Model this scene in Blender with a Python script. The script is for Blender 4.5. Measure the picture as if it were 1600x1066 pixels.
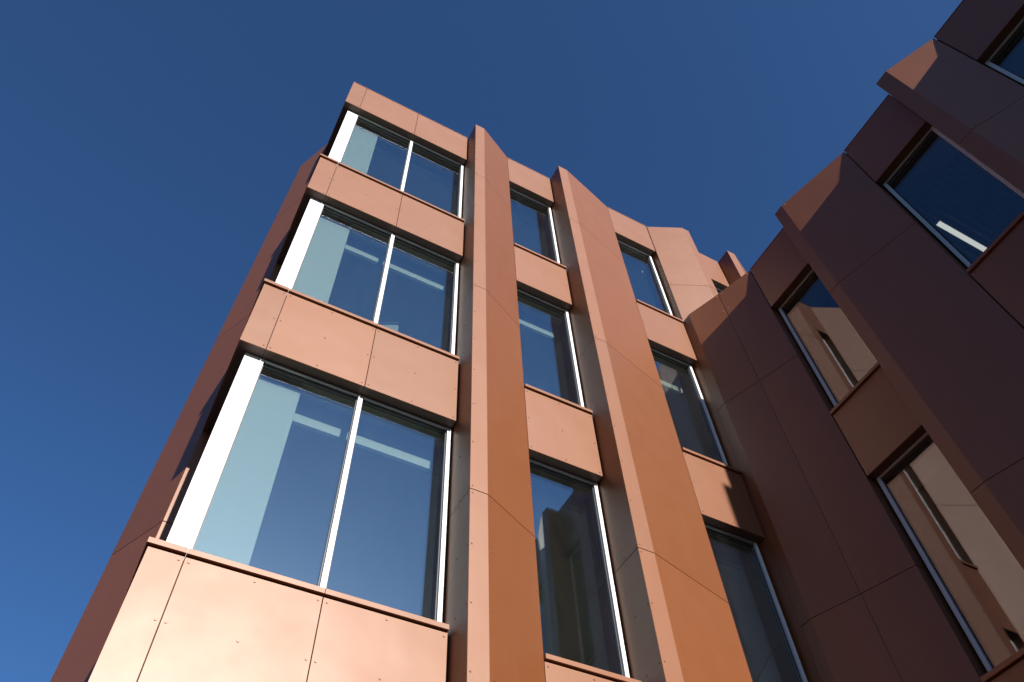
import bpy, math, random
from mathutils import Vector, Matrix

# ------------------------------------------------------------------ scene reset
for o in list(bpy.data.objects):
    bpy.data.objects.remove(o, do_unlink=True)
scene = bpy.context.scene
COL = scene.collection
random.seed(4)
ZO = 9.83                      # local level 0 (second sill line) above the ground

# ------------------------------------------------------------------ camera
def camera():
    yaw, pitch, roll = (math.radians(a) for a in (30.6768, 55.3571, -3.2502))
    fw = Vector((math.sin(yaw) * math.cos(pitch), math.cos(yaw) * math.cos(pitch), math.sin(pitch)))
    rt = Vector((math.cos(yaw), -math.sin(yaw), 0))
    up = rt.cross(fw)
    r2 = math.cos(roll) * rt + math.sin(roll) * up
    u2 = -math.sin(roll) * rt + math.cos(roll) * up
    m = Matrix((r2, u2, -fw)).transposed().to_4x4()
    m.translation = Vector((0.1226, -5.4794, -8.2255 + ZO))
    cd = bpy.data.cameras.new('camera')
    cd.sensor_width = 36.0
    cd.lens = 1236.3 / 1600 * 36.0
    cd.clip_start = 0.05
    cd.clip_end = 3000
    co = bpy.data.objects.new('camera', cd)
    co.matrix_world = m
    COL.objects.link(co)
    scene.camera = co
camera()

# ------------------------------------------------------------------ sky, sun, exposure
SUN = Vector((0.0565, -1.0, 0.42)).normalized()
sun_el = math.asin(SUN.z)
sun_rot = math.atan2(SUN.x, SUN.y)
world = bpy.data.worlds.new('World')
scene.world = world
world.use_nodes = True
wn = world.node_tree
wn.nodes.clear()
sky = wn.nodes.new('ShaderNodeTexSky')
sky.sky_type = 'NISHITA'
sky.sun_disc = False
sky.sun_elevation = sun_el
sky.sun_rotation = sun_rot
sky.altitude = 0
sky.air_density = 1.12
sky.dust_density = 1.0
sky.ozone_density = 10.0
bg = wn.nodes.new('ShaderNodeBackground')
bg.inputs['Strength'].default_value = 0.057
wo = wn.nodes.new('ShaderNodeOutputWorld')
wn.links.new(sky.outputs[0], bg.inputs['Color'])
wn.links.new(bg.outputs[0], wo.inputs['Surface'])

sd = bpy.data.lights.new('sun', 'SUN')
sd.energy = 5.0
sd.angle = math.radians(0.53)
sd.color = (1.0, 0.955, 0.89)
so = bpy.data.objects.new('sun', sd)
so.rotation_euler = (-SUN).to_track_quat('-Z', 'Y').to_euler()
so.location = (0, -40, 40)
COL.objects.link(so)

scene.view_settings.view_transform = 'Standard'
scene.view_settings.look = 'None'
scene.view_settings.exposure = 1.1
scene.view_settings.gamma = 1.0
scene.view_settings.use_curve_mapping = False
scene.render.engine = 'CYCLES'
scene.cycles.max_bounces = 10
scene.cycles.transparent_max_bounces = 24
scene.cycles.caustics_reflective = False
scene.cycles.caustics_refractive = False

# ------------------------------------------------------------------ materials
def new_mat(name):
    m = bpy.data.materials.new(name)
    m.use_nodes = True
    nt = m.node_tree
    nt.nodes.clear()
    return m, nt, nt.nodes, nt.links

def mat_copper():
    m, nt, N, L = new_mat('copper coated metal')
    out = N.new('ShaderNodeOutputMaterial')
    b = N.new('ShaderNodeBsdfPrincipled')
    tc = N.new('ShaderNodeTexCoord')
    geo = N.new('ShaderNodeNewGeometry')
    info = N.new('ShaderNodeObjectInfo')
    # per-panel tone
    hsv = N.new('ShaderNodeHueSaturation')
    mr = N.new('ShaderNodeMapRange')
    mr.inputs['To Min'].default_value = 0.925
    mr.inputs['To Max'].default_value = 1.075
    L.new(info.outputs['Random'], mr.inputs['Value'])
    L.new(mr.outputs[0], hsv.inputs['Value'])
    # faint weathering: streaks + dust
    mp = N.new('ShaderNodeMapping')
    mp.inputs['Scale'].default_value = (6, 6, 0.5)
    L.new(geo.outputs['Position'], mp.inputs['Vector'])
    n1 = N.new('ShaderNodeTexNoise')
    n1.inputs['Scale'].default_value = 2.0
    n1.inputs['Detail'].default_value = 6
    L.new(mp.outputs[0], n1.inputs['Vector'])
    cr = N.new('ShaderNodeMix')
    cr.data_type = 'RGBA'
    cr.inputs['A'].default_value = (0.114, 0.0308, 0.0055, 1)
    cr.inputs['B'].default_value = (0.128, 0.0362, 0.0074, 1)
    L.new(n1.outputs['Fac'], cr.inputs['Factor'])
    L.new(cr.outputs['Result'], hsv.inputs['Color'])
    L.new(hsv.outputs[0], b.inputs['Base Color'])
    # roughness variation
    n2 = N.new('ShaderNodeTexNoise')
    n2.inputs['Scale'].default_value = 3.0
    n2.inputs['Detail'].default_value = 5
    L.new(geo.outputs['Position'], n2.inputs['Vector'])
    rr = N.new('ShaderNodeMapRange')
    rr.inputs['To Min'].default_value = 0.485
    rr.inputs['To Max'].default_value = 0.575
    L.new(n2.outputs['Fac'], rr.inputs['Value'])
    L.new(rr.outputs[0], b.inputs['Roughness'])
    b.inputs['IOR'].default_value = 1.62
    b.inputs['Specular Tint'].default_value = (1.0, 0.82, 0.70, 1)
    b.inputs['Coat Weight'].default_value = 0.22
    b.inputs['Coat Roughness'].default_value = 0.37
    # oil-canning of the sheets and a fine orange-peel
    n3 = N.new('ShaderNodeTexNoise')
    n3.inputs['Scale'].default_value = 1.3
    n3.inputs['Detail'].default_value = 1.5
    L.new(geo.outputs['Position'], n3.inputs['Vector'])
    bp = N.new('ShaderNodeBump')
    bp.inputs['Strength'].default_value = 0.35
    bp.inputs['Distance'].default_value = 0.028
    L.new(n3.outputs['Fac'], bp.inputs['Height'])
    L.new(bp.outputs[0], b.inputs['Normal'])
    L.new(bp.outputs[0], b.inputs['Coat Normal'])
    L.new(b.outputs[0], out.inputs['Surface'])
    return m

def mat_simple(name, col, rough=0.5, metallic=0.0, var=0.08, scale=4.0, bump=0.0):
    m, nt, N, L = new_mat(name)
    out = N.new('ShaderNodeOutputMaterial')
    b = N.new('ShaderNodeBsdfPrincipled')
    geo = N.new('ShaderNodeNewGeometry')
    n = N.new('ShaderNodeTexNoise')
    n.inputs['Scale'].default_value = scale
    n.inputs['Detail'].default_value = 6
    L.new(geo.outputs['Position'], n.inputs['Vector'])
    mx = N.new('ShaderNodeMix')
    mx.data_type = 'RGBA'
    mx.inputs['A'].default_value = tuple(c * (1 - var) for c in col) + (1,)
    mx.inputs['B'].default_value = tuple(min(1, c * (1 + var)) for c in col) + (1,)
    L.new(n.outputs['Fac'], mx.inputs['Factor'])
    L.new(mx.outputs['Result'], b.inputs['Base Color'])
    b.inputs['Roughness'].default_value = rough
    b.inputs['Metallic'].default_value = metallic
    if bump:
        bp = N.new('ShaderNodeBump')
        bp.inputs['Strength'].default_value = bump
        bp.inputs['Distance'].default_value = 0.01
        L.new(n.outputs['Fac'], bp.inputs['Height'])
        L.new(bp.outputs[0], b.inputs['Normal'])
    L.new(b.outputs[0], out.inputs['Surface'])
    return m

def mat_glass(name, F0, tint, refl):
    """One face of a coated double-glazed unit: Fresnel mirror over tinted see-through, thin dust film."""
    m, nt, N, L = new_mat(name)
    out = N.new('ShaderNodeOutputMaterial')
    geo = N.new('ShaderNodeNewGeometry')
    dot = N.new('ShaderNodeVectorMath')
    dot.operation = 'DOT_PRODUCT'
    L.new(geo.outputs['Normal'], dot.inputs[0])
    L.new(geo.outputs['Incoming'], dot.inputs[1])
    ab = N.new('ShaderNodeMath'); ab.operation = 'ABSOLUTE'
    L.new(dot.outputs['Value'], ab.inputs[0])
    om = N.new('ShaderNodeMath'); om.operation = 'SUBTRACT'; om.inputs[0].default_value = 1.0
    L.new(ab.outputs[0], om.inputs[1])
    pw = N.new('ShaderNodeMath'); pw.operation = 'POWER'; pw.inputs[1].default_value = 5.0
    L.new(om.outputs[0], pw.inputs[0])
    ma = N.new('ShaderNodeMath'); ma.operation = 'MULTIPLY_ADD'
    ma.inputs[1].default_value = 1 - F0
    ma.inputs[2].default_value = F0
    L.new(pw.outputs[0], ma.inputs[0])
    tr = N.new('ShaderNodeBsdfTransparent')
    tr.inputs['Color'].default_value = tint + (1,)
    gl = N.new('ShaderNodeBsdfGlossy')
    gl.inputs['Roughness'].default_value = 0.0
    gl.inputs['Color'].default_value = refl + (1,)
    mix = N.new('ShaderNodeMixShader')
    L.new(ma.outputs[0], mix.inputs['Fac'])
    L.new(tr.outputs[0], mix.inputs[1])
    L.new(gl.outputs[0], mix.inputs[2])
    # dust film with rain-washed streaks
    df = N.new('ShaderNodeBsdfDiffuse')
    df.inputs['Color'].default_value = (0.55, 0.56, 0.55, 1)
    mp = N.new('ShaderNodeMapping')
    mp.inputs['Scale'].default_value = (9, 9, 1.6)
    L.new(geo.outputs['Position'], mp.inputs['Vector'])
    dn = N.new('ShaderNodeTexNoise')
    dn.inputs['Scale'].default_value = 1.5
    dn.inputs['Detail'].default_value = 9
    dn.inputs['Roughness'].default_value = 0.65
    L.new(mp.outputs[0], dn.inputs['Vector'])
    dr = N.new('ShaderNodeMapRange')
    dr.inputs['From Min'].default_value = 0.35
    dr.inputs['From Max'].default_value = 0.8
    dr.inputs['To Min'].default_value = 0.0
    dr.inputs['To Max'].default_value = 0.006
    L.new(dn.outputs['Fac'], dr.inputs['Value'])
    m2 = N.new('ShaderNodeMixShader')
    L.new(dr.outputs[0], m2.inputs['Fac'])
    L.new(mix.outputs[0], m2.inputs[1])
    L.new(df.outputs[0], m2.inputs[2])
    L.new(m2.outputs[0], out.inputs['Surface'])
    return m

def mat_lamp(name, col, strength):
    m, nt, N, L = new_mat(name)
    out = N.new('ShaderNodeOutputMaterial')
    e = N.new('ShaderNodeEmission')
    e.inputs['Color'].default_value = col + (1,)
    e.inputs['Strength'].default_value = strength
    L.new(e.outputs[0], out.inputs['Surface'])
    return m

def mat_paving():
    m, nt, N, L = new_mat('dark courtyard paving')
    out = N.new('ShaderNodeOutputMaterial')
    b = N.new('ShaderNodeBsdfPrincipled')
    geo = N.new('ShaderNodeNewGeometry')
    br = N.new('ShaderNodeTexBrick')
    br.inputs['Scale'].default_value = 1.0
    br.inputs['Brick Width'].default_value = 0.9
    br.inputs['Row Height'].default_value = 0.6
    br.inputs['Mortar Size'].default_value = 0.006
    br.inputs['Color1'].default_value = (0.055, 0.052, 0.05, 1)
    br.inputs['Color2'].default_value = (0.07, 0.066, 0.062, 1)
    br.inputs['Mortar'].default_value = (0.03, 0.029, 0.028, 1)
    L.new(geo.outputs['Position'], br.inputs['Vector'])
    L.new(br.outputs['Color'], b.inputs['Base Color'])
    b.inputs['Roughness'].default_value = 0.85
    L.new(b.outputs[0], out.inputs['Surface'])
    return m

M_COP = mat_copper()
M_WHITE = mat_simple('white powder-coated aluminium', (0.56, 0.56, 0.56), 0.35, var=0.015)
M_ALU = mat_simple('grey anodised aluminium', (0.42, 0.42, 0.43), 0.35, 0.6, var=0.05)
M_CORE = mat_simple('black wall membrane', (0.018, 0.017, 0.017), 0.8)
M_GASK = mat_simple('black rubber gasket', (0.02, 0.02, 0.022), 0.5)
M_GLASS = mat_glass('sunlit wing window glass', 0.32, (0.86, 0.93, 0.895), (0.82, 0.96, 1.0))  # sunlit copy of the glazing: bright sky reflection put in by stronger, bluer mirror
M_GLASS_B = mat_glass('shaded wing window glass', 0.095, (0.68, 0.74, 0.78), (0.97, 0.97, 1.0))  # shaded copy of the same glazing: mirror weakened and tint darkened for shade
M_IWALL = mat_simple('white interior paint', (0.50, 0.50, 0.48), 0.6, var=0.01)
M_ICEIL = mat_simple('grey ceiling', (0.75, 0.75, 0.74), 0.7, var=0.04)
M_IFLOOR = mat_simple('pale grey carpet', (0.55, 0.55, 0.54), 0.95, var=0.2, scale=60)
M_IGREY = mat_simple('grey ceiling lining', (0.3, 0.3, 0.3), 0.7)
M_SOF = mat_simple('dark brown soffit sheet', (0.06, 0.026, 0.015), 0.5)  # even dark brown, darker than the copper cladding
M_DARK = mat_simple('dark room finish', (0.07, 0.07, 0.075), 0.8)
M_ROOF = mat_simple('roof gravel', (0.25, 0.24, 0.23), 0.95, var=0.3, scale=40)
M_RIVET = mat_simple('bronze rivet', (0.16, 0.065, 0.035), 0.35, 0.4)
M_PAVE = mat_paving()
M_LAMP = mat_lamp('lit lamp diffuser', (1.0, 0.90, 0.74), 0.62)

# ------------------------------------------------------------------ mesh helpers
class MB:
    def __init__(self):
        self.v, self.f = [], []
    def prism(self, poly, z0, z1, T):
        """poly: (u, d) outline; T maps (u, d, z) to the world."""
        n = len(poly); b = len(self.v)
        for z in (z0, z1):
            for (u, d) in poly:
                self.v.append(T(u, d, z))
        for i in range(n):
            j = (i + 1) % n
            self.f.append((b + i, b + j, b + n + j, b + n + i))
        self.f.append(tuple(b + i for i in reversed(range(n))))
        self.f.append(tuple(b + n + i for i in range(n)))
        return self
    def box(self, u0, u1, d0, d1, z0, z1, T):
        return self.prism([(u0, d0), (u1, d0), (u1, d1), (u0, d1)], z0, z1, T)
    def build(self, name, mat, parent=None, bevel=0.0, smooth=False):
        me = bpy.data.meshes.new(name)
        # keep the object origin near the piece itself
        c = Vector((0, 0, 0))
        for p in self.v: c += Vector(p)
        c /= len(self.v)
        me.from_pydata([tuple(Vector(p) - c) for p in self.v], [], self.f)
        import bmesh
        bm = bmesh.new(); bm.from_mesh(me)
        bmesh.ops.recalc_face_normals(bm, faces=bm.faces)
        if bevel:
            bmesh.ops.bevel(bm, geom=list(bm.edges), offset=bevel, segments=1, affect='EDGES', clamp_overlap=True)
        bm.to_mesh(me); bm.free()
        me.materials.append(mat)
        o = bpy.data.objects.new(name, me)
        o.location = c
        COL.objects.link(o)
        if parent is not None:
            o.parent = parent
            pm = Vector((0, 0, 0)); q = parent
            while q is not None:
                pm += q.location; q = q.parent
            o.location = c - pm
        return o

def empty(name, loc, label, cat, group=None):
    o = bpy.data.objects.new(name, None)
    o.location = loc
    o['label'] = label
    o['category'] = cat
    if group: o['group'] = group
    COL.objects.link(o)
    return o

def frame_A(u, d, z): return (u, -d, z + ZO)
XB = 7.5514
def frame_B(u, d, z): return (XB - d, -u, z + ZO)
def frame_L(u, d, z): return (-d, -u, z + ZO)

# ------------------------------------------------------------------ rivets
class Rivets:
    def __init__(self): self.mb = MB()
    def add(self, p, n, r=0.0105, h=0.005):
        p, n = Vector(p), Vector(n).normalized()
        a = n.orthogonal().normalized(); b = n.cross(a)
        v = self.mb.v; s = len(v); K = 8
        for k in range(K):
            t = 2 * math.pi * k / K
            v.append(tuple(p + r * (math.cos(t) * a + math.sin(t) * b)))
        for k in range(K):
            t = 2 * math.pi * k / K
            v.append(tuple(p + n * h + 0.55 * r * (math.cos(t) * a + math.sin(t) * b)))
        for k in range(K):
            j = (k + 1) % K
            self.mb.f.append((s + k, s + j, s + K + j, s + K + k))
        self.mb.f.append(tuple(s + K + k for k in range(K)))
    def build(self, parent):
        if self.mb.v:
            o = self.mb.build('rivets', M_RIVET, parent)
            o['kind'] = 'stuff'

G = 0.025          # groove between a bay and its fins
TH = 0.022         # sheet cassette thickness
REC = 0.135        # recess of window frames
J = 0.0032         # half of a butt joint

def spandrel(root, T, riv, cuts, z0, z1, endL, endR, sill=True, rows=None):
    """One storey-high band of flat cassettes between two fins. cuts = joint positions incl. both ends."""
    for i in range(len(cuts) - 1):
        a, b = cuts[i], cuts[i + 1]
        a2 = a + (endL if i == 0 else J)
        b2 = b - (endR if i == len(cuts) - 2 else J)
        sa = a2 if i == 0 else a + .0015
        sb = b2 if i == len(cuts) - 2 else b - .0015
        MB().box(a2, b2, -TH, 0, z0, z1, T).build('spandrel_panel', M_COP, root, bevel=0.002)
        w = b2 - a2
        if riv is not None:
            us = [a2 + .035, b2 - .035] if w > .5 else [b2 - .035]
            if w > 0.85: us.insert(1, (a2 + b2) / 2)
            n0 = Vector(T(0, 1, 0)) - Vector(T(0, 0, 0))
            for u in us:
                for z in (z1 - .045, (z0 + z1) / 2, z0 + .05):
                    riv.add(T(u, 0, z), n0)
        if sill:
            s0 = sa - (.02 if (i == 0 and endL == 0) else 0)
            MB().box(s0, sb, -REC - .02, .032, z1 + .013, z1 + .066, T).build('sill_cap', M_COP, root, bevel=0.002)

def window(root, T, u0, u1, z0, z1, mulls=(), left=True, wl=.05, label=None, glass=None):
    """Recessed aluminium window: frame mesh with panes and mullions as children."""
    F0, F1 = -REC, -REC - .07
    mb = MB()
    fw = .05
    if left: mb.box(u0, u0 + wl, F1, F0, z0, z1, T)
    mb.box(u1 - fw, u1, F1, F0, z0, z1, T)
    l = u0 + (wl if left else 0)
    mb.box(l, u1 - fw, F1, F0 - .006, z0, z0 + .05, T)
    w = mb.build('window', M_WHITE, root, bevel=0.003)
    if label: w['label'] = label
    MB().box(l, u1 - fw, F0 - .03, F0 + .004, z1 - .032, z1 - .004, T).build('head_trim', M_ALU, w, bevel=0.003)
    MB().box(l, u1 - fw, F1, F0 - .031, z1 - .05, z1 - .002, T).build('head_frame', M_GASK, w)
    edges = [l] + [x for m in mulls for x in (m - .027, m + .027)] + [u1 - fw]
    for m in mulls:
        MB().box(m - .027, m + .027, F1, F0 + .003, z0 + .001, z1 - .005, T).build('mullion', M_WHITE, w, bevel=0.003)
    for k in range(0, len(edges), 2):
        a, b = edges[k], edges[k + 1]
        g = MB()
        for q in ((a, a + .012), (b - .012, b)):
            g.box(q[0], q[1], F1 + .004, F0 - .03, z0 + .05, z1 - .05, T)
        g.build('gasket', M_GASK, w)
        MB().box(a + .002, b - .002, F0 - .062, F0 - .038, z0 + .03, z1 - .04, T).build('pane', glass or M_GLASS, w).rotation_euler = (random.uniform(-.0012, .0012), random.uniform(-.0006, .0006), random.uniform(-.0016, .0016))
    return w

FJ = [(-9.83 + .0), -6.55, -2.55, 1.45, 5.45]
def fin(root, T, riv, poly, zb, zt, riv_edges=True):
    """Folded fin, one prism per cassette between horizontal joints, dark core showing in the joints.
       poly: (u, d) outline; first and last points lie behind the facade plane."""
    js = [zb] + [z for z in FJ if zb + .2 < z < zt - .2] + [zt]
    for i in range(len(js) - 1):
        a = js[i] + (J if i else 0)
        b = js[i + 1] - (J if i < len(js) - 2 else 0)
        MB().prism(poly, a, b, T).build('fin_panel', M_COP, root, bevel=0.003)
    # core slightly smaller
    cu = sum(p[0] for p in poly) / len(poly); cd = sum(p[1] for p in poly) / len(poly)
    inner = [(cu + (u - cu) * .955, cd + (d - cd) * .93) for u, d in poly]
    MB().prism(inner, zb + .01, zt - .01, T).build('fin_core', M_CORE, root)
    if riv is not None:
        for k in range(1, len(poly) - 2):
            p, q = Vector(poly[k]), Vector(poly[k + 1])
            e = (q - p); Lg = e.length; e.normalize()
            n2 = Vector((-e.y, e.x))
            n3 = Vector(T(n2.x, n2.y, 0)) - Vector(T(0, 0, 0))
            for off in ((.03,) if Lg < .3 else (.05, Lg - .05)):
                c = p + e * off
                for i in range(len(js) - 1):
                    n = max(2, int((js[i + 1] - js[i]) / .62))
                    for s in range(n + 1):
                        z = js[i] + .05 + (js[i + 1] - js[i] - .1) * s / n
                        riv.add(T(c.x, c.y, z), n3)
        # the side cheek
        p = Vector(poly[1]); 
        n3 = Vector(T(-1, 0, 0)) - Vector(T(0, 0, 0))
        for dd in (-.04, -.26):
            for i in range(len(js) - 1):
                n = max(2, int((js[i + 1] - js[i]) / .62))
                for s in range(n + 1):
                    z = js[i] + .05 + (js[i + 1] - js[i] - .1) * s / n
                    if poly[0][0] == poly[1][0]:
                        riv.add(T(p.x, p.y + dd, z), n3)

def std_fin(uL, uc, ue, D):
    return [(uL, -REC - .08), (uL, D), (uc, D), (ue, 0), (ue, -REC - .08)]
def rev_fin(us, ua, ub, ue, D):
    return [(us, -REC - .08), (us, 0), (ua, D), (ub, D), (ue, 0), (ue, -REC - .08)]

# ------------------------------------------------------------------ ground
g = MB()
gv = 900
g.v = [(-gv, -gv, 0), (gv, -gv, 0), (gv, gv, 0), (-gv, gv, 0)]
g.f = [(0, 1, 2, 3)]
go = g.build('ground', M_PAVE)
go['kind'] = 'structure'
go['label'] = 'dark paved courtyard ground below the buildings'

# ------------------------------------------------------------------ tall building (left, sunlit)
bA = empty('office_building', (0, 0, 0),
           'tall copper-clad office building in full sun, with white corner posts beside its big windows', 'building')
riv = Rivets()
ZT, ZP = 8.053, 6.835          # parapet top and bottom
S = [4.0, 0.0, -4.0, -8.0]      # panel tops below each window row
HB = 1.172                      # spandrel height
XJ1, XJ2, XB1 = 0.2885, 1.4251, 2.5836
D = 0.345
bays_A = [                       # u0, u1, joints, endL, endR
    (0.0, 2.5836, [XJ1, XJ2], 0.0, G),
    (3.5183, 4.5899, [], 0.004, G),
    (6.0586, 7.1144, [], 0.004, .012),
]
fins_A = [(2.5836, 2.7869, 3.5183), (4.5899, 4.8024, 6.0586)]
ZR = 4.066                       # roof line of the lower wing
for bi, (u0, u1, js, eL, eR) in enumerate(bays_A):
    cuts = [u0] + js + [u1]
    spandrel(bA, frame_A, riv, cuts, ZP, ZT - .008, eL, eR, sill=False)
    MB().box(u0 + eL, u1 - eR, -.45, .006, ZT - .008, ZT + .006, frame_A).build('coping', M_COP, bA)
    for k, s in enumerate(S):
        z0 = s - HB if k < 3 else -ZO + .02
        spandrel(bA, frame_A, riv, cuts, z0, s, eL, eR)
    # soffits over each window and windows themselves
    for k, s in enumerate(S):
        head = ZP if k == 0 else S[k - 1] - HB
        sof = [(c, cuts[i + 1]) for i, c in enumerate(cuts[:-1])]
        for i, (a, b) in enumerate(sof):
            a2 = a + (eL + .001 if i == 0 else J); b2 = b - (eR if i == len(sof) - 1 else J)
            MB().box(a2, b2, -REC - .12, -TH - .001, head + .001, head + .02, frame_A).build('soffit_panel', M_SOF, bA)
        zl = s + .067
        if bi == 0:
            MB().box(.108, .262, -.30, -REC, zl, head, frame_A).build('corner_post', M_WHITE, bA, bevel=.003)
            window(bA, frame_A, .264, u1 - .022, zl, head, [XJ2 + .012], wl=.056)
        else:
            window(bA, frame_A, u0 + .02, u1 - (.022 if bi == 1 else .045), zl, head)
for f in fins_A:
    fin(bA, frame_A, riv, std_fin(*f, D), -ZO + .02, ZT)
# upper part beyond the lower wing's roof
fin(bA, frame_A, riv, rev_fin(7.1144 + .012, 7.8639, 8.0476, 8.5388, D), ZR - .25, ZT)
spandrel(bA, frame_A, riv, [8.5388, 9.15], ZP, ZT - .008, .004, G, sill=False)
spandrel(bA, frame_A, riv, [8.5388, 9.15], S[0] - .3, S[0], .004, G)
MB().box(8.5388, 9.125, -REC - .12, -TH - .001, ZP + .001, ZP + .02, frame_A).build('soffit_panel', M_SOF, bA)
window(bA, frame_A, 8.56, 9.128, S[0] + .067, ZP)
fin(bA, frame_A, riv, std_fin(9.15, 9.36, 10.1, D), ZR - .25, ZT)
spandrel(bA, frame_A, riv, [10.1, 11.2, 12.5], ZR - .25, ZT - .008, .004, 0.0, sill=False)
# side elevation round the corner (faces left)
cuts = [-1.44, -.004 - TH]
for (z0, z1, sl) in [(ZP, ZT - .008, False)] + [(s - HB if k < 3 else -ZO + .02, s, True) for k, s in enumerate(S)]:
    MB().box(-1.44 + G, -TH - .001, -TH, 0, z0, z1, frame_L).build('spandrel_panel', M_COP, bA)
    if sl: MB().box(-1.44 + G, -REC - .03, -REC - .02, .02, z1 + .013, z1 + .066, frame_L).build('sill_cap', M_COP, bA)
for k, s in enumerate(S):
    head = ZP if k == 0 else S[k - 1] - HB
    MB().box(-1.44 + .004, -REC - .122, -REC - .12, -TH - .001, head + .001, head + .02, frame_L).build('soffit_panel', M_SOF, bA)
    window(bA, frame_L, -1.44 + .02, -.302, s + .067, head)
fin(bA, frame_L, riv, [(-2.39, -REC - .08), (-2.39, D), (-2.19, D), (-1.44, 0), (-1.44, -REC - .08)], -ZO + .02, ZT)
for k in range(2):
    MB().box(-4.3 - k * 2.0, -2.4 - k * 1.91, -TH, 0, -ZO + .02, ZT - .01, frame_L).build('spandrel_panel', M_COP, bA)
riv.build(bA)

# walls behind the cladding, slabs, rooms
def cores_A():
    for k, s in enumerate([8.0] + S):
        z1 = ZT - .06 if k == 0 else s - .01
        z0 = s - HB + .024 if k < 4 else -ZO + .03
        MB().box(.03, 7.08, -.26, -TH - .012, z0, z1, frame_A).build('wall_core', M_CORE, bA)
        MB().box(-6.2, -.27, -.26, -TH - .012, z0, z1, frame_L).build('wall_core', M_CORE, bA)
    MB().box(7.13, 12.4, -.26, -TH - .012, ZR - .3, S[0] - .01, frame_A).build('wall_core', M_CORE, bA)
    MB().box(7.13, 12.4, -.26, -TH - .012, ZP + .024, ZT - .06, frame_A).build('wall_core', M_CORE, bA)
    for f in fins_A:
        MB().box(f[0] + .01, f[2] - .01, -.5, -.27, -ZO + .03, ZT - .1, frame_A).build('wall_core', M_CORE, bA)
    MB().box(7.13, 8.52, -.5, -.27, ZR - .3, ZT - .1, frame_A).build('wall_core', M_CORE, bA)
    MB().box(9.16, 12.4, -.5, -.27, ZR - .3, ZT - .1, frame_A).build('wall_core', M_CORE, bA)
    MB().box(-6.2, -1.45, -.5, -.27, -ZO + .03, ZT - .1, frame_L).build('wall_core', M_CORE, bA)
cores_A()
MB().box(7.16, 14.6, -.22, -.08, -ZO + .02, ZR - .31, frame_A).build('party_wall', M_DARK, bA)
MB().box(.28, 12.4, -6.2, -.28, ZT - .30, ZT - .12, frame_A).build('roof', M_ROOF, bA)
for k, s in enumerate([8.0] + S):
    head = s - HB if k else ZP
    if k < 4:
        MB().box(.27, 12.3, -6.1, -.265, head + .05, head + .07, frame_A).build('ceiling', M_ICEIL, bA)
    if k > 0:
        MB().box(.27, 12.3, -6.1, -.265, head + .22, head + .32, frame_A).build('floor_slab', M_IFLOOR, bA)
MB().box(.27, 12.4, -6.2, -6.1, -ZO + .02, ZT - .31, frame_A).build('rear_wall', M_IWALL, bA)
MB().box(12.3, 12.4, -6.09, -.51, -ZO + .02, ZT - .31, frame_A).build('end_wall', M_IWALL, bA)
# rooms: casing of the corner column behind the glass, and blind boxes along the head
for k, s in enumerate(S):
    head = ZP if k == 0 else S[k - 1] - HB
    MB().box(.33, .812, -.75, -.31, head - 2.95, head + .048, frame_A).build('column_casing', M_IWALL, bA, bevel=.004)
    drop = (.215, .335, .345, .345)[k]
    MB().box(.815, 2.95, -.60, -.52, head - drop, head + .049, frame_A).build('blind_box', M_IWALL, bA)
    drop = (.215, .335, .10, .10)[k]
    MB().box(2.99, 4.62, -.60, -.52, head - drop, head + .049, frame_A).build('blind_box', M_IWALL, bA)
    MB().box(4.66, 7.1, -.60, -.52, head - (drop if k else .12), head + .049, frame_A).build('blind_box', M_IWALL, bA)

# ------------------------------------------------------------------ lower wing (right, in shade)
bB = empty('building_wing', (XB, -5, 0),
           'lower copper-clad wing in deep shade at right, its fins catching sun only at their tops', 'building wing')
riv = Rivets()
DB = 0.3004
BP = 2.81
S_B = [0.0, -4.0, -8.0]
# corner fin where the wing meets the tall building: two folded cassette columns
NX = XB - 7.1144
cornL = [(0.004, NX), (.1893, NX), (.7996 - J, XB - 7.3373 - J * .36), (.7996 - J, -REC - .08), (.004, -REC - .08)]
MB().box(-.30, .003, NX - .03, NX, -ZO + .02, ZR - .02, frame_B).build('reveal_panel', M_COP, bB)
cornR = [(.7996 + J, -REC - .08), (.7996 + J, XB - 7.3373 + J * .1), (1.4592, 0), (1.4592, -REC - .08)]
jsB = [-ZO + .02, -6.55, -2.55, 1.45, ZR]
for poly in (cornL, cornR):
    for i in range(4):
        MB().prism(poly, jsB[i] + (J if i else 0), jsB[i + 1] - (J if i < 3 else 0), frame_B).build('fin_panel', M_COP, bB, bevel=.003)
MB().prism([(.03, NX - .02), (.18, NX - .02), (1.40, 0.0), (1.40, -.2), (.03, -.2)], -ZO + .03, ZR - .02, frame_B).build('fin_core', M_CORE, bB)
for (pa, pb, offs) in (((.1893, NX), (.7996, XB - 7.3373), (.06, .60)), ((.7996, XB - 7.3373), (1.4592, 0.0), (.05, .62))):
    p, q = Vector(pa), Vector(pb); e = (q - p).normalized()
    n3 = Vector(frame_B(-e.y, e.x, 0)) - Vector(frame_B(0, 0, 0))
    for off in offs:
        c = p + e * off
        for i in range(4):
            for s_ in range(6):
                z = jsB[i] + .05 + (jsB[i + 1] - jsB[i] - .1) * s_ / 5
                riv.add(frame_B(c.x, c.y, z), n3)
fins_B = [std_fin(2.5442, 2.7289, 3.9633, DB), std_fin(5.055, 5.2781, 5.989, DB),
          rev_fin(7.09, 7.85, 8.10, 8.59, DB), std_fin(10.55, 10.75, 11.5, DB), std_fin(12.6, 12.8, 14.0, DB)]
bays_B = [(1.4592, 2.5442), (3.9633, 5.055), (5.989, 7.09), (8.59, 10.55), (11.5, 12.6), (14.0, 15.2)]
for i, pl in enumerate(fins_B):
    fin(bB, frame_B, riv if i < 3 else None, pl, -ZO + .02, ZR)
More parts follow.
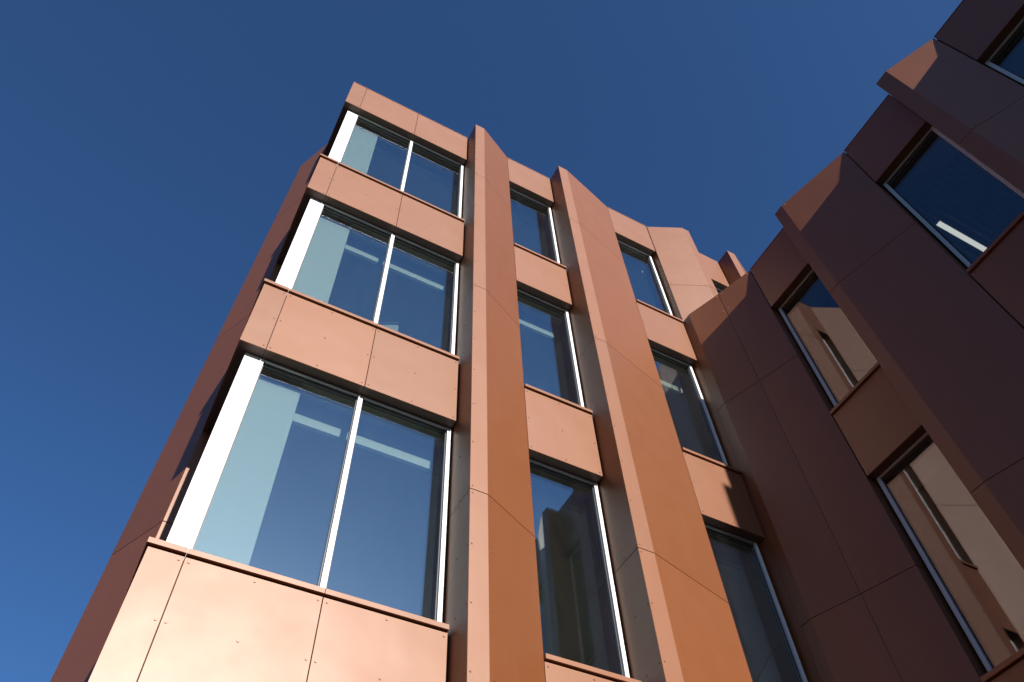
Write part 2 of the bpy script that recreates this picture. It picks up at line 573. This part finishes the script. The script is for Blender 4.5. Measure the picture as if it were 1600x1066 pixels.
for bi, (u0, u1) in enumerate(bays_B):
    r = riv if bi < 3 else None
    spandrel(bB, frame_B, r, [u0, u1], BP, ZR - .008, .018, G, sill=False)
    MB().box(u0 + .018, u1 - G, -.4, .006, ZR - .008, ZR + .006, frame_B).build('coping', M_COP, bB)
    for k, s in enumerate(S_B):
        spandrel(bB, frame_B, r, [u0, u1], s - HB if k < 2 else -ZO + .02, s, .018, G)
        head = BP if k == 0 else S_B[k - 1] - HB
        MB().box(u0 + .018, u1 - G, -REC - .12, -TH - .001, head + .001, head + .02, frame_B).build('soffit_panel', M_SOF, bB)
        window(bB, frame_B, u0 + .03, u1 - .03, s + .067, head, glass=M_GLASS_B)
riv.build(bB)
for k, s in enumerate([4.0] + S_B):
    z1 = ZR - .06 if k == 0 else s - .01
    z0 = (BP if k == 0 else s - HB) + .024 if k < 3 else -ZO + .03
    MB().box(1.42, 15.2, -.26, -TH - .012, z0, z1, frame_B).build('wall_core', M_CORE, bB)
for (a, b) in [(.01, 1.45), (2.55, 3.95), (5.06, 5.98), (7.1, 8.58), (10.56, 11.49), (12.61, 13.99)]:
    MB().box(a, b, -.5, -.27, -ZO + .03, ZR - .1, frame_B).build('wall_core', M_CORE, bB)
MB().box(.01, 15.2, -7.0, -.27, ZR - .30, ZR - .14, frame_B).build('roof', M_ROOF, bB)
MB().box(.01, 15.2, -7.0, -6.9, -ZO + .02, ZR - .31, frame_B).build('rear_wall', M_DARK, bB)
MB().box(15.0, 15.2, -6.89, -.27, -ZO + .02, ZR - .31, frame_B).build('end_wall', M_COP, bB)
for k, s in enumerate([4.0] + S_B):
    head = BP if k == 0 else s - HB
    if k < 3:
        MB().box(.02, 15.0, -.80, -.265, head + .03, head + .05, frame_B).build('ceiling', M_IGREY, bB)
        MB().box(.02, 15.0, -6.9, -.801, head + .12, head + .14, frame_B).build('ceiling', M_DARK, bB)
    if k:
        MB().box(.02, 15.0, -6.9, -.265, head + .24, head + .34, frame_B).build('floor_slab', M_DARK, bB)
# slatted ceiling seen through the top window between the second and third fins
sl = None
for i in range(22):
    u = 2.9 + i * .115
    o = MB().box(u, u + .035, -5.5, -.81, BP + .04, BP + .115, frame_B).build('ceiling_slat', M_IWALL, bB)

# ------------------------------------------------------------------ loose things seen through the glass
lt = empty('ceiling_light', frame_B(3.91, -1.9, BP), 'lit cream strip light under the slatted ceiling of the shaded wing', 'ceiling light')
MB().box(3.872, 3.948, -2.45, -1.38, BP - .005, BP + .006, frame_B).build('diffuser', M_LAMP, lt)
MB().box(3.862, 3.958, -2.46, -1.37, BP + .0065, BP + .038, frame_B).build('housing', M_WHITE, lt)

# pale ribbed divider standing on the floor just inside the middle corner window
dv = empty('desk_divider', (1.65, .38, -.85 + ZO), 'small pale ribbed divider with dark top rail inside the middle corner window', 'divider')
A0, A1 = Vector((1.47, .465)), Vector((1.79, .31))
ex = (A1 - A0).normalized()
def TD(u, d, z):
    p = A0 + ex * u + Vector((ex.y, -ex.x)) * d
    return (p.x, p.y, z + ZO)
Ld = (A1 - A0).length
n = 12
for i in range(n):
    MB().box(i * Ld / n, (i + .78) * Ld / n, -.012, 0, -.84, .748, TD).build('rib', M_IWALL, dv)
MB().box(0, Ld, -.026, -.0125, -.85, .747, TD).build('backing', M_IWALL, dv)
MB().box(-.005, Ld + .005, -.03, .006, .749, .786, TD).build('top_rail', M_GASK, dv)
MB().box(-.005, Ld + .005, -.03, .006, .787, .797, TD).build('rail_trim', M_ALU, dv)
